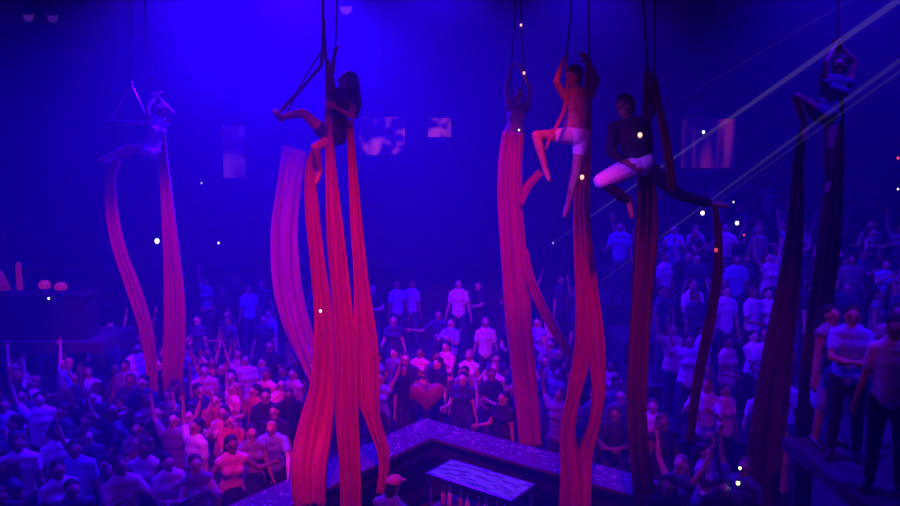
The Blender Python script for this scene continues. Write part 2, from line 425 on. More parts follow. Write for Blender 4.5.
# A: far-left performer reclining beside the triangular trapeze
J = P(12, pelvis=(153,150), chest=(155.5,132), neck=(158,119.5), head=(161,110.5), shL=(149.5,122,-.1), shR=(165.5,123,.1),
      elL=(147,108,-.15), wrL=(155,97.5,-.05), elR=(173,113,.05), wrR=(160,99.5,.0), hipL=(150,152,-.09), hipR=(156,153,.09),
      knL=(130,146.5,-.18), anL=(108,157,-.12), toeL=(98,161,-.12), knR=(134,150,.18), anR=(114,160,.26), toeR=(104,164,.26))
J['facing'] = V((-.6,-.8,.1)); J['hf'] = V((-.5,-.8,.1))
person_from('person', J, 'f', 'aerial performer reclining with legs stretched out beside the small triangular trapeze',
    [('hair', lambda J: make_hair(J, .014, False), M['hair_fair']), ('leotard', lambda J: make_top(J, 'f', .014, 0, 0, .010), M['violet']), ('shorts', lambda J: make_bottom(J, 'f', .014, .25), M['violet'])], M['skin_a'])
# B: silhouetted performer with long hair on the big silks
J = P(9, pelvis=(334,133), chest=(340,109), neck=(343,92.5), head=(346,81.5), shL=(333,96,-.06), shR=(352,97,.08),
      elL=(331,75,-.1), wrL=(334.5,56,-.02), elR=(353,117,-.12), wrR=(337,108,-.26), hipL=(328,135,-.07), hipR=(338,137,.07),
      knL=(303,112.5,-.2), anL=(280,117.5,-.02), toeL=(274,110,.0), knR=(315,147,-.28), anR=(320,171,-.05), toeR=(316,183,-.12))
J['facing'] = V((-1,-.35,0)); J['hf'] = V((-.9,-.3,.15))
person_from('person', J, 'f', 'long-haired aerial performer in dark costume, one knee up, on the widest cluster of red silks',
    [('hair', lambda J: make_hair(J, .013, True), M['hair_dark']), ('leotard', lambda J: make_top(J, 'f', .013, 0, 0, .010), M['black']), ('shorts', lambda J: make_bottom(J, 'f', .013, .3, .008), M['black'])], M['skin_b'])
# C: performer with both arms up, legs inside the silk
J = P(11, pelvis=(513.5,137), chest=(516,119), neck=(518,105), head=(519,96.5,-.03), shL=(508.5,107.5), shR=(527.5,107.5),
      elL=(506,88,-.05), wrL=(510,71,0), elR=(530,90,-.05), wrR=(523,73,0), hipL=(509,139,0), hipR=(518,139,0),
      knL=(509.5,166,-.02), anL=(511,192,.05), toeL=(511,203,-.02), knR=(517,166,-.02), anR=(516,192,.05), toeR=(516,203,-.02))
J['facing'] = V((.1,-1,0)); J['hf'] = V((.2,-1,.1))
person_from('person', J, 'f', 'aerial performer with both arms overhead and legs wrapped in a long red silk',
    [('hair', lambda J: make_hair(J, .013, False), M['hair_dark']), ('leotard', lambda J: make_top(J, 'f', .013, 0, 0, .010), M['grey'])], M['skin_a'])
# D: man in white shorts
J = P(8.7, pelvis=(574.5,134), chest=(577,110), neck=(577,91), head=(572.5,78,-.03), shL=(564,96,-.03), shR=(590,96,.03),
      elL=(556,82,-.12), wrL=(561,66,-.02), elR=(597,80,.0), wrR=(588,63,.02), hipL=(568,136,-.03), hipR=(582,136,.05),
      knL=(536,135,-.30), anL=(545,168,-.25), toeL=(549,180,-.34), knR=(576,172,.02), anR=(568,205,.08), toeR=(564.5,216,.02))
J['facing'] = V((-.55,-.85,0)); J['hf'] = V((-.75,-.65,.05))
person_from('person', J, 'm', 'bare-chested aerial performer in white shorts with one knee lifted, holding a red silk',
    [('hair', lambda J: make_hair(J, .013, False, .022), M['hair_dark']), ('shorts', lambda J: make_bottom(J, 'm', .013, .42), M['white'])], M['skin_b'])
# E: performer in a split with a white cloth at the hips
J = P(8, pelvis=(640,163), chest=(633,141), neck=(628,122), head=(624,108), shL=(613,128,-.02), shR=(643,122,.05),
      elL=(611,152,-.12), wrL=(628,164,-.2), elR=(655,104,.0), wrR=(652,84,.0), hipL=(634,166,-.04), hipR=(646,166,.05),
      knL=(601,181,-.15), anL=(629,202,.02), toeL=(632,217,-.05), knR=(677,194,.1), anR=(712,204,.2), toeR=(727,206,.2))
J['facing'] = V((-.4,-.9,0)); J['hf'] = V((-.7,-.7,0))
def wrap(J):
    bm = bmesh.new(); add_torso(bm, J, 'm', .022, 0, .1)
    tube(bm, [J['hipL'], J['hipL'].lerp(J['knL'], .5), J['knL']], [.118, .112, .088]); tube(bm, [J['hipR'], J['hipR'].lerp(J['knR'], .12)], [.105, .10])
    return fuse(bm, .013, 3)
person_from('person', J, 'm', 'dark-topped aerial performer with white cloth around one thigh, legs split on darkest silk',
    [('hair', lambda J: make_hair(J, .013, False, .02), M['hair_dark']), ('shirt', lambda J: make_top(J, 'm', .013, 1.6, .1, .012), M['black']), ('leggings', lambda J: make_bottom(J, 'm', .013, 1.85, .006), M['black']), ('thigh_wrap', wrap, M['white'])], M['skin_c'])
# F: far-right performer
J = P(8.6, pelvis=(826,112), chest=(832,94), neck=(836,78), head=(839,66), shL=(824,82,-.05), shR=(849,83,.05),
      elL=(826,62,-.1), wrL=(836,44,0), elR=(855,62,.05), wrR=(842,48,.05), hipL=(821,115,-.06), hipR=(832,115,.06),
      knL=(797,97,-.2), anL=(806,128,-.1), toeL=(803,140,-.15), knR=(829,148,-.05), anR=(828,181,.1), toeR=(826,193,.03))
J['facing'] = V((-.6,-.8,0)); J['hf'] = V((-.7,-.7,0))
person_from('person', J, 'f', 'dimly lit aerial performer with bent knee hanging on the silk furthest from the bar',
    [('hair', lambda J: make_hair(J, .013, False, .012), M['hair_dark']), ('leotard', lambda J: make_top(J, 'f', .013, 0, 0, .010), M['navy']), ('shorts', lambda J: make_bottom(J, 'f', .013, .25), M['navy'])], M['skin_c'])

# ------------------------------------------------------------------ silks
def cr(p0, p1, p2, p3, t):
    return tuple(.5*((2*b)+(-a+c)*t+(2*a-5*b+4*c-d)*t*t+(-a+3*b-3*c+d)*t**3) for a, b, c, d in zip(p0, p1, p2, p3))
def ribbon(pts, Y, folds, depth=.05, seed=0, n=6, M_=26, thick=.003):
    """pleated cloth strip through (px, py, width_px, dY) points, with real thickness"""
    pts = [(p[0], p[1], p[2], p[3] if len(p) > 3 else 0) for p in pts]
    q = [pts[0]]+pts+[pts[-1]]; path = []
    for i in range(1, len(q)-2):
        for k in range(n): path.append(cr(q[i-1], q[i], q[i+1], q[i+2], k/n))
    path.append(pts[-1])
    rnd = random.Random(seed); ph = [rnd.uniform(0, 6.3) for _ in range(4)]
    bm = bmesh.new(); rows = []
    W = [V(at(a, b, Y+d)) for a, b, w, d in path]
    for i, (a, b, w, d) in enumerate(path):
        c = W[i]; t = (W[min(i+1, len(W)-1)]-W[max(i-1, 0)]).normalized()
        side = t.cross(V((0, 1, 0))); side = (side if side.length > .05 else V((1,0,0))).normalized()
        if side.x < 0 or (abs(side.x) < .05 and side.z < 0): side = -side
        nrm = V((0, -1, 0))
        hw = max(.008, w/FPX*Y/2); row = []
        s = i/len(path)
        for k in range(M_+1):
            u = -1+2*k/M_
            x = u+.09*math.sin(folds*2.1*u+ph[0]+s*2)
            dd = depth*min(1, hw/.08)*(math.sin(folds*math.pi*u+ph[1]+s*3)+.5*math.sin(folds*1.7*math.pi*u+ph[2]-s*4)+.35*math.sin(9*s+3*u+ph[3]))
            edge = .02*hw*math.sin(17*s+ph[2])
            row.append(bm.verts.new(c+side*(x*hw+edge)+nrm*dd))
        rows.append(row)
    for A, B in zip(rows, rows[1:]):
        for k in range(M_): bm.faces.new((A[k], A[k+1], B[k+1], B[k]))
    return bm
def silk(label, Y, tails, ropes, seed):
    root = empty('aerial_silk', at(tails[0][0][0][0], tails[0][0][0][1], Y))
    inv = Matrix.Translation(-root.location)
    for i, (pts, folds, dep, m, dy) in enumerate(tails):
        bm = ribbon(pts, Y+dy, folds, dep, seed*10+i)
        bmesh.ops.transform(bm, matrix=inv, verts=bm.verts)
        o = build('silk_tail', bm, m, root)
        sd = o.modifiers.new('solidify', 'SOLIDIFY'); sd.thickness = .003
    for pts, rad, m in ropes:
        bm = bmesh.new(); tube(bm, [at(a, b, Y+(c[0] if c else 0))-root.location for a, b, *c in pts], rad, 8); build('rigging_rope', bm, m, root)
    return tag(root, label, 'aerial silk')
S, SH, DK = M['silk'], M['sheer'], M['shaded_silk']
TOP = -170
silk('thin pair of red silk tails hanging from the reclining performer, furthest from the bar centre', 12,
    [([(118,160,6),(111,180,9),(113,215,12),(121,250,14),(135,290,16),(148,335,14),(153,380,11),(155,430,9)], 3, .03, S, .28),
     ([(160,104,4),(163,150,7),(168,200,11),(173,260,17),(176,320,23),(174,380,21),(176,420,13),(179,458,6)], 3, .04, S, .05)],
    [([(139,TOP),(146,40),(158,104)], .014, M['rope_dark'])], 1)
silk('widest cluster of glowing red silk tails falling to the bar, from the long-haired performer', 9,
    [([(297,149,24,.1),(293,165,24,.1),(288,200,25,.1),(284,240,28,.1),(287,290,30,.1),(300,340,26,.05),(318,385,16,0)], 3, .05, SH, .12),
     ([(318,146,6),(311,165,10),(312,210,14),(317,260,15),(323,320,20),(322,380,26),(314,430,36,-.2),(308,470,36,-.5),(309,506.5,32,-.7)], 3, .05, S, .0),
     ([(327,60,4,.05),(328,120,7),(331,180,12),(335,240,18),(341,300,20),(346,360,22),(346,420,24),(349,470,22),(350,530,22)], 3, .05, S, -.14),
     ([(350,120,6),(352,160,8),(356,220,12),(361,280,15),(365,340,24),(366,390,26),(372,420,16),(382,450,13),(383,470,11),(380,494,9)], 3, .04, S, .06)],
    [([(322,TOP),(323,20),(326,62)], .020, M['rope']), ([(335,TOP),(337,10),(335,56)], .012, M['rope_dark']), ([(324,20),(321,66),(300,90,-.1),(277,115,-.08)], .022, M['rope']), ([(277,117,.02),(285,117,.12),(303,80,.1),(322,50,.05)], .012, M['rope'])], 2)
silk('broad red silk around the arms-up performer, one strip swinging to the next silk', 11,
    [([(514,132,22),(511,160,24),(511,200,25),(514,250,26),(518,300,27),(523,360,25),(528,410,24),(531,448,22)], 3, .05, S, -.22),
     ([(519,205,8),(528,186,9),(541,172,8)], 2, .02, S, -.3),
     ([(524,250,8),(531,280,10),(545,312,10),(560,338,10),(577,362,8)], 2, .025, S, -.35)],
    [([(516,TOP),(515,20),(511,64),(512,130)], .012, M['rope_dark']), ([(524,TOP),(521,25),(524,73),(519,130,.15)], .012, M['rope'])], 3)
silk('red silk below the man in white shorts, two tails crossing and knotted low', 8.7,
    [([(588,60,4),(584,145,7),(579,200,10),(580,250,13),(583,300,16),(582,350,17),(573,395,14),(567,430,15),(570,470,22),(570,512,26)], 2, .035, S, .06),
     ([(566,60,2,.03),(567,88,2.5,-.1),(563,112,3,-.42),(550,138,3,-.62),(545,150,2,-.6)], 1.5, .006, S, 0),
     ([(590,60,4),(588,145,6),(585,220,10),(589,290,17),(594,340,20),(598,385,15),(594,420,13),(584,455,18),(579,490,26,-.12),(578,508,28,-.16)], 2, .035, S, .22)],
    [([(570,TOP),(571,10),(566,60)], .010, M['rope_dark']), ([(587,TOP),(589,20),(589,62)], .012, M['rope'])], 4)
silk('darkest heavy silk, shade in its colour, hanging straight down under the performer with split legs', 8,
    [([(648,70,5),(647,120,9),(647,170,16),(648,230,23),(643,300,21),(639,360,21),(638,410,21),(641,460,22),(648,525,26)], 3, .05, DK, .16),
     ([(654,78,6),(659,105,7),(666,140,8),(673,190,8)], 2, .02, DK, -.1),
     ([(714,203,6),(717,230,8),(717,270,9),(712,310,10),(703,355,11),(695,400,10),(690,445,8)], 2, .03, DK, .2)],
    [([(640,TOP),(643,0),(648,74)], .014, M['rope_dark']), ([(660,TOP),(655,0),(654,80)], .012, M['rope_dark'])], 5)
silk('shade-darkened red pair of silk tails below the dim performer, beside the side balcony', 8.6,
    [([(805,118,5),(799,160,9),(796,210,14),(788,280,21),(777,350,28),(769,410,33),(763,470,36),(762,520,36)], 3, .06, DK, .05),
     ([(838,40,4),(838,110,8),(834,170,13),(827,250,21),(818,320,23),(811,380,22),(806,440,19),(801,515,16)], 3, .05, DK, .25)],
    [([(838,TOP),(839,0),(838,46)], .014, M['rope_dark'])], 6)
# triangular trapeze of the far-left performer
tz = empty('trapeze', at(131, 85, 12.1)); o_ = tz.location
def tp(px, py): return at(px, py, 12.1)-o_
bm = bmesh.new(); tube(bm, [tp(131,TOP), tp(131,85)], .012, 8); build('rigging_rope', bm, M['rope_dark'], tz)
for a in ((108,122), (149,123)):
    bm = bmesh.new(); tube(bm, [tp(131,85), tp(*a)], .028, 8); build('side_bar', bm, M['steel'], tz)
bm = bmesh.new(); tube(bm, [tp(106,122.5), tp(151,123)], .034, 8); build('cross_bar', bm, M['steel'], tz)
bm = bmesh.new(); ell(bm, (0,0,.02), (.04,.04,.05)); build('swivel', bm, M['steel'], tz)
tag(tz, 'small steel triangular trapeze beside the reclining performer', 'trapeze')

# ------------------------------------------------------------------ screens, lamps
def screen(name, x0, y0, x1, y1, Y, m, label, cat='screen', blobs=()):
    a, b = at(x0, y0, Y), at(x1, y1, Y); c = (a+b)/2; w, h = abs(b.x-a.x), abs(a.z-b.z)
    root = empty(name, c)
    bm = bmesh.new(); box(bm, (0,.05,0), (w+.08, .08, h+.08)); build('frame', bm, M['metal'], root, False, .01)
    bm = bmesh.new(); box(bm, (0,0,0), (w, .03, h)); build('display', bm, m, root, False)
    bm = bmesh.new(); tube(bm, [(0,.06,h/2), (0,.06,ZC-c.z)], .03, 8); build('hanging_pole', bm, M['metal'], root)
    return tag(root, label, cat)
screen('display_screen', 222, 125, 246, 178, 19, screen_mat('tall_screen', (.05,.0,.25), (.4,.03,.5), .22, 1.0, (1,1,1)), 'tall narrow screen glowing dim purple, between the first two performers')
screen('display_screen', 358, 117, 405, 155, 19, screen_mat('pink_screen', (.02,.0,.2), (1,.06,.55), .40, 2.2, (1,1,1), .60), 'screen with pink patches just beside the long-haired performer')
screen('display_screen', 428, 118, 451, 137, 19, screen_mat('small_screen', (.02,.0,.2), (1,.06,.5), .32, 3, (1,1,1), .5), 'smallest pink screen, between the widest silks and the arms-up performer')
screen('display_screen', 683, 119, 734, 168, 18.5, screen_mat('striped_screen', (.02,.0,.35), (.6,.03,.5), .22, 3.2, (1,1,.12), .56), 'screen with pink vertical stripes, above the right-side terraces')

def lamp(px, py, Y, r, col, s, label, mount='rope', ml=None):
    p = at(px, py, Y); root = empty('pin_lamp_or_dot', p)
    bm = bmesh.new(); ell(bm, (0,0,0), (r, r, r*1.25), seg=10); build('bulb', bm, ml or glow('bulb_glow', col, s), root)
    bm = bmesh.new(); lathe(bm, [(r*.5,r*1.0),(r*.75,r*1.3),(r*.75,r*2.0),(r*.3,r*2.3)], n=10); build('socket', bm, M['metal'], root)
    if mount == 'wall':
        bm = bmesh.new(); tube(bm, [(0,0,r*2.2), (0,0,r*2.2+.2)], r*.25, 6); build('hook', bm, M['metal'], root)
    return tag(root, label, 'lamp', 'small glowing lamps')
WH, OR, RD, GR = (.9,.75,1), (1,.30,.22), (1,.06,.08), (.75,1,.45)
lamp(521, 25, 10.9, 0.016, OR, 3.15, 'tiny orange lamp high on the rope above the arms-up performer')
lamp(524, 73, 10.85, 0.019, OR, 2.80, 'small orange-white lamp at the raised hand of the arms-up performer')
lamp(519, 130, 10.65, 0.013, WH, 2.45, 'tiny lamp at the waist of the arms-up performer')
lamp(640, 135, 7.7, .024, OR, 3.15, 'brightest orange-white laser dot as a glowing bulb, in front of the split-legged performer')  # laser dot, added as a glowing bulb
lamp(582, 177, 8.5, 0.024, OR, 2.80, 'round orange laser dot on the silk beside the hanging leg of the man in shorts')  # added bulb stands in for a laser spot on the cloth
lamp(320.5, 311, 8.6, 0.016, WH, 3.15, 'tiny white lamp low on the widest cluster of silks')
lamp(157, 241, 14, 0.043, WH, 3.15, 'bright white lamp between the two far-left silk tails', 'wall')
lamp(218.5, 243, 17, 0.025, WH, 1.75, 'tiny white lamp in the dark, beyond the second far-left silk tail', 'wall')
lamp(201.5, 183, 17, 0.018, WH, 1.05, 'faintest pinpoint lamp below the tall purple screen', 'wall')
lamp(703.5, 132, 17.5, 0.036, WH, 2.10, 'white lamp in front of the striped screen', 'wall')
lamp(702.5, 213, 11, 0.030, WH, 2.45, 'white lamp beneath the outstretched foot of the split-legged performer', 'wall')
lamp(737, 223, 14, 0.036, WH, 2.45, 'white lamp by the terrace seating, lower of a close pair', 'wall')
lamp(733.5, 202, 14, 0.018, WH, 1.40, 'tiny white lamp by the terrace seating, upper of a close pair', 'wall')
lamp(744, 235, 14, 0.018, RD, 1.40, 'tiny pink lamp just below the close pair of white lamps', 'wall')
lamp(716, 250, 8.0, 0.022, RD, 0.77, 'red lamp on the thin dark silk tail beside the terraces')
lamp(898, 158, 12, 0.022, RD, 1.05, 'small red lamp high above the side balcony', 'wall')
lamp(898, 189, 12, 0.016, WH, 1.75, 'tiny white lamp above the side balcony', 'wall')
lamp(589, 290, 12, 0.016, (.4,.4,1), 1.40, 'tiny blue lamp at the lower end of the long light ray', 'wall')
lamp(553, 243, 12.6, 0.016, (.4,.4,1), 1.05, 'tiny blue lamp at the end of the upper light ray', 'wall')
# green-white drink lamp pair near the dark silk
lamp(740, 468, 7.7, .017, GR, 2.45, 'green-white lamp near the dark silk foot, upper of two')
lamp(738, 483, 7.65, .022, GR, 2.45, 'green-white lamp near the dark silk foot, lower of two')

# left upper bar with red lamps
slab('terrace_floor', XL, -6.6, 13.2, 14.6, 1.75, 1.95, M['terrace'])
bm = bmesh.new(); 
lc = empty('back_bar_counter', (-9.3, 13.7, 1.95))
bm = bmesh.new(); box(bm, (0,0,.42), (4.6,.5,.84)); build('body', bm, M['barfront'], lc, False, .01)
bm = bmesh.new(); box(bm, (0,0,.86), (4.8,.6,.05)); build('worktop', bm, M['barfront'], lc, False, .01)
tag(lc, 'dark upper bar counter carrying the red lamps by the far-left wall', 'bar')
zt = 1.95+.885
def red_lamp(px, prof, label, Y=13.6, s=.45):
    p = atz(px, 300, zt); x = at(px, 290, Y).x
    r = empty('table_lamp', (x, Y, zt))
    bm = bmesh.new(); lathe(bm, [(.09,0),(.09,.02),(.02,.04),(.02,.10)]); build('base', bm, M['metal'], r)
    bm = bmesh.new(); lathe(bm, prof); build('shade', bm, glow('red_shade', (1,.02,.10), s*.26, (.3,.02,.05)), r)
    return tag(r, label, 'lamp', 'red lamps on the upper bar')
dome = [(.02,.25),(.06,.245),(.10,.20),(.11,.14),(.09,.09),(.04,.08)]
red_lamp(1, [(.17,.06),(.13,.2),(.06,.4),(.02,.44)], 'wide red cone lamp on the upper bar, nearest the wall', s=.3)
red_lamp(20, [(.05,.06),(.055,.08),(.05,.55),(.03,.6)], 'tall slim red column lamp on the upper bar')
red_lamp(45, dome, 'red dome lamp on the upper bar, beside the tall column lamp', s=.9)
red_lamp(61, [(a*1.05, b*.9) for a, b in dome], 'red dome lamp at the open end of the upper bar', 13.5, s=.8)
lamp(48.5, 298.5, 13.35, .02, WH, 2, 'tiny white candle-like light in front of the red dome lamps', 'wall')

# stage lamp fixtures under the ceiling
def fixture(px, py, Y, col, s, label):
    p = at(px, py, Y); r = empty('stage_lamp', p)
    ax = (V((1,0,0)), V((0,.8,.6)), V((0,-.6,.8)))
    bm = bmesh.new(); tube(bm, [(0,.22,.16), (0,-.06,-.05)], [.13,.15], 14); build('housing', bm, M['metal'], r)
    bm = bmesh.new(); ell(bm, (0,-.15,-.118), (.12,.04,.12), seg=12); build('lens', bm, glow('lens_glow', col, s), r)
    bm = bmesh.new(); tube(bm, [(-.19,.08,.06),(-.19,.08,.32),(.19,.08,.32),(.19,.08,.06)], .018, 8); build('yoke', bm, M['metal'], r)
    bm = bmesh.new(); tube(bm, [(0,.08,.32),(0,.08,ZC-p.z)], .025, 8); build('hanging_pole', bm, M['metal'], r)
    return tag(r, label, 'stage lamp', 'stage lamps hung from the ceiling')
fixture(32, 12, 16, (.2,.03,1), .22, 'faint violet stage lamp hung high near the far-left corner')
fixture(56, 13, 16, (.2,.03,1), .18, 'second faint violet stage lamp hung right beside its twin')
fixture(347, 4, 15, (.3,.03,1), .5, 'violet stage lamp hung above the long-haired performer')

# ------------------------------------------------------------------ light rays
def ray_mat(name, col, s):
    m = bpy.data.materials.new(name); m.use_nodes = True; nt = m.node_tree; n = nt.nodes; n.remove(n['Principled BSDF'])
    e = n.new('ShaderNodeEmission'); e.inputs[0].default_value = (*col, 1); e.inputs[1].default_value = s
    nt.links.new(e.outputs[0], n['Material Output'].inputs['Volume'])
    return m
def light_ray(a, b, r0, r1, s, label):
    A, B = at(*a), at(*b); bm = bmesh.new()
    tube(bm, [B-A, V((0,0,0))], [r1, r0], 12, False)
    o = build('light_ray', bm, ray_mat('ray_glow', (.50,.28,.62), s)); o.location = A
    return tag(o, label, 'light ray', 'slanting light rays from the upper corner', 'thing')
light_ray((930,-22,6.2), (553,243,12.5), .036, .010, .85, 'upper long light ray slanting down to the man in white shorts')
light_ray((930,38,6.0), (589,290,11.9), .026, .010, .55, 'longest light ray, crossing below the split-legged performer')
light_ray((930,50,5.9), (700,214,9), .020, .009, .42, 'thin light ray running just under the longest one')
light_ray((880,-18,7), (660,112,12), .020, .012, .14, 'faintest light ray, highest of the slanting ones')

# red heart-shaped balloon above the bar's far corner
hb = at(427, 396, 12.25); h = empty('heart_balloon', hb)
bm = bmesh.new(); NU, NV = 28, 10; rings = []
for j in range(NV+1):
    f = -1+2*j/NV; sc = math.sqrt(max(0, 1-f*f))*.98+.02; row = []
    for k in range(NU):
        t = 2*math.pi*k/NU
        x = 16*math.sin(t)**3/17; z = (13*math.cos(t)-5*math.cos(2*t)-2*math.cos(3*t)-math.cos(4*t))/17
        row.append(bm.verts.new((x*.335*sc, f*.15, (z*.8+.08*x*x)*.42*sc)))
    rings.append(row)
for A, B in zip(rings, rings[1:]):
    for k in range(NU): bm.faces.new((A[k], A[(k+1)%NU], B[(k+1)%NU], B[k]))
bm.faces.new(rings[0][::-1]); bm.faces.new(rings[-1])
o = build('balloon_skin', bm, mat('balloon_foil', (.34,.025,.07), .45), h); 
bm = bmesh.new(); tube(bm, [(0,0,-.33),(.02,0,-.6),(0,.03,-.9),(.02,0,-hb.z+.02)], .006, 6); build('string', bm, M['rope'], h)
tag(h, 'red heart-shaped balloon behind the far corner of the bar', 'balloon')

# ------------------------------------------------------------------ crowd
TOPC = {'white': 'blue-lit white', 'blue': 'light blue', 'violet': 'violet', 'pink': 'pink', 'red': 'red', 'grey': 'grey', 'black': 'black', 'navy': 'dark blue'}
placed = []   # (pos, record)
def in_bar(p, pad=.38):
    q = V((p.x, p.y, 0))-C0; a, b = q.dot(DL), q.dot(DR)
    return a > -pad and b > -pad and a < LL+2 and b < LR+pad
def free(p, dmin):
    if (V((p.x, p.y, 0))-V((hb.x, hb.y, 0))).length < .55 or in_bar(p) or p.x < XL+.4 or p.x > XR-.4 or p.y > YB-.4: return False
    z = ground(p.x, p.y)
    for dx, dy in ((0,.3),(0,-.3),(.3,0),(-.3,0)):
        if abs(ground(p.x+dx, p.y+dy)-z) > .01: return False
    if -12 < p.x < -6.4 and 12.9 < p.y < 14.6: return False
    return all((p-q).length > dmin or abs(p.z-q.z) > 1.9 for q, _ in placed)
def stand(px, py, h=1.2):
    d = ray(px, py); Y = 5.6
    while Y < 22:
        q = at(px, py, Y)
        g = ground(q.x, q.y)
        if q.z <= g+h: return V((q.x, q.y, g))
        Y += .03
    return None
from mathutils.bvhtree import BVHTree
bpy.context.view_layer.update()
OBST = []
def add_obst(root):
    vs, fs = [], []
    for o in [root]+list(root.children):
        if o.type != 'MESH': continue
        b = len(vs); mw = o.matrix_world
        vs += [mw @ v.co for v in o.data.vertices]; fs += [tuple(b+i for i in q.vertices) for q in o.data.polygons]
    OBST.append((BVHTree.FromPolygons(vs, fs), V((min(v.x for v in vs), min(v.y for v in vs), min(v.z for v in vs))), V((max(v.x for v in vs), max(v.y for v in vs), max(v.z for v in vs)))))
for o in list(COL.objects):
    if o.name.split('.')[0] in ('aerial_silk', 'terrace_railing', 'balcony_railing', 'bar_counter', 'heart_balloon', 'back_bar_counter') : add_obst(o)
RAW = {}
for pz in VAR:
    for q, v in enumerate(VAR[pz]):
        vs, fs = [], []
        for k in ('body', 'top', 'hair', 'bottom', 'shoeL', 'shoeR'):
            b = len(vs); vs += [w.co.copy() for w in v['mesh'][k].vertices]; fs += [tuple(b+i for i in f.vertices) for f in v['mesh'][k].polygons]
        RAW[pz, q] = (vs, fs)
def clear(p, pose, q, rz, sc):
    vs, fs = RAW[pose, q]; T = Matrix.Translation(p) @ Matrix.Rotation(R(rz), 4, 'Z') @ Matrix.Diagonal((sc, sc, sc, 1))
    W = [T @ v for v in vs]; lo = V([min(v[i] for v in W) for i in range(3)]); hi = V([max(v[i] for v in W) for i in range(3)])
    t = BVHTree.FromPolygons(W, fs)
    for b, l, h in OBST:
        if all(lo[i] < h[i] and hi[i] > l[i] for i in range(3)) and t.overlap(b): return None
    return (t, lo, hi)
def try_put(p, pose, v, *a, fixed=False):
    rz = a[4]; sc = rc.uniform(.95, 1.04)
    for k in range(1 if fixed else 4):
        po = pose if k < 2 else rc.choice(['standing', 'drink-holding', 'arms-folded', 'hands-up'])
        c = clear(p, po, v, rz, sc)
        if c:
            OBST.append(c); put(p, po, v, *a[:4], rz); placed[-1][1]['sc'] = sc; return True
        rz = rc.uniform(-50, 50)
    return False
def put(p, pose, v, top, bottom, hair, skin, rz, extra=None):
    placed.append((p, dict(pose=pose, v=v, top=top, bottom=bottom, hair=hair, skin=skin, rz=rz, extra=extra)))
rc = random.Random(3)
def rnd_hair(): return rc.choice(['hair_dark']*5+['hair_brown']*3+['hair_fair'])
def rnd_skin(): return rc.choice(['skin_a','skin_a','skin_b','skin_b','skin_c'])
def key(px, py, top, pose=None, f=None, rz=None, bottom=None):
    pose = pose or rc.choice(['standing','drink-holding','standing','hands-up','one-arm-raised'])
    p = stand(px, py)
    if p is None: return
    for k in range(40):
        q = p+V((rc.uniform(-.06,.06)*k*.5, rc.uniform(-.12,.12)*k*.5, 0)); q.z = ground(q.x, q.y)
        if abs(q.z-p.z) < .01 and free(q, .42):
            v = (rc.random() < .4) if f is None else f
            if try_put(q, pose, int(v), top, bottom or rc.choice(['black','denim','navy']), rnd_hair(), rnd_skin(), rc.uniform(-50, 50) if rz is None else rz): return
KEYS = [ # torso px, py, top, pose, woman
 (33,410,'white'),(41,427,'white'),(6,436,'blue'),(21,476,'white'),(44,468,'white'),(60,503,'white'),(77,486,'blue'),(95,414,'white','arms-raised',1),
 (146,480,'violet'),(123,506,'pink'),(142,505,'white'),(112,480,'red'),(62,356,'violet'),(22,333,'blue'),(20,364,'blue'),(24,385,'red'),(70,384,'blue'),(87,384,'blue'),(132,362,'violet'),
 (240,372,'pink',None,1),(203,378,'violet','arms-raised',1),(212,376,'violet','arms-raised',1),(205,398,'pink'),(233,408,'pink',None,1),(246,384,'violet'),(267,396,'pink'),(279,400,'pink',None,1),(293,398,'pink'),(251,412,'red'),
 (196,458,'white','one-arm-raised',0),(231,474,'pink','dancing',1),(252,458,'grey',None,1),(275,446,'blue','leaning',0),(234,506,'red'),(170,484,'grey'),(197,492,'pink',None,1),
 (397,302,'blue'),(412,300,'blue'),(462,311,'white','standing',0),(437,346,'blue'),(485,352,'white'),(380,400,'blue','arms-raised',1),(469,374,'white','standing',1),(494,386,'violet','standing',1),(420,370,'pink'),(446,368,'pink'),(396,372,'grey'),
 (548,332,'violet','arms-folded',0),(552,354,'blue'),(545,380,'navy'),(560,300,'navy'),
 (676,270,'blue'),(684,306,'white'),(704,320,'navy'),(623,347,'violet','standing',0),(611,388,'pink',None,1),(668,352,'pink',None,1),(668,374,'violet'),(665,394,'red','dancing',1),(676,418,'violet'),(692,370,'pink'),
 (726,328,'violet','standing',0),(720,372,'pink'),(744,266,'white'),(742,284,'blue'),(776,273,'white','standing',0),(804,270,'blue'),(752,316,'violet'),(768,316,'white'),(748,352,'white'),(764,362,'violet'),(790,362,'white'),
 (797,432,'white','standing',0),(826,428,'blue'),(796,395,'blue'),(770,440,'white'),(838,440,'pink'),
 (850,278,'grey'),(883,280,'blue'),(742,390,'violet'),(751,420,'white'),(710,410,'violet'),(708,432,'pink'),(790,428,'white'),(780,470,'white'),(822,440,'blue'),(710,450,'pink'),(735,445,'blue'),(690,430,'violet'),
 (736,265,'violet'),(700,268,'grey'),(655,300,'navy'),(640,292,'grey'),(772,210,'blue'),(860,205,'navy'),(795,215,'grey'),(735,195,'blue'),(880,205,'grey'),
 (600,330,'grey'),(606,300,'blue'),(590,350,'violet'),(215,295,'blue'),(245,318,'blue'),(270,330,'blue'),(228,330,'navy'),(262,300,'navy'),(198,335,'navy'),
]
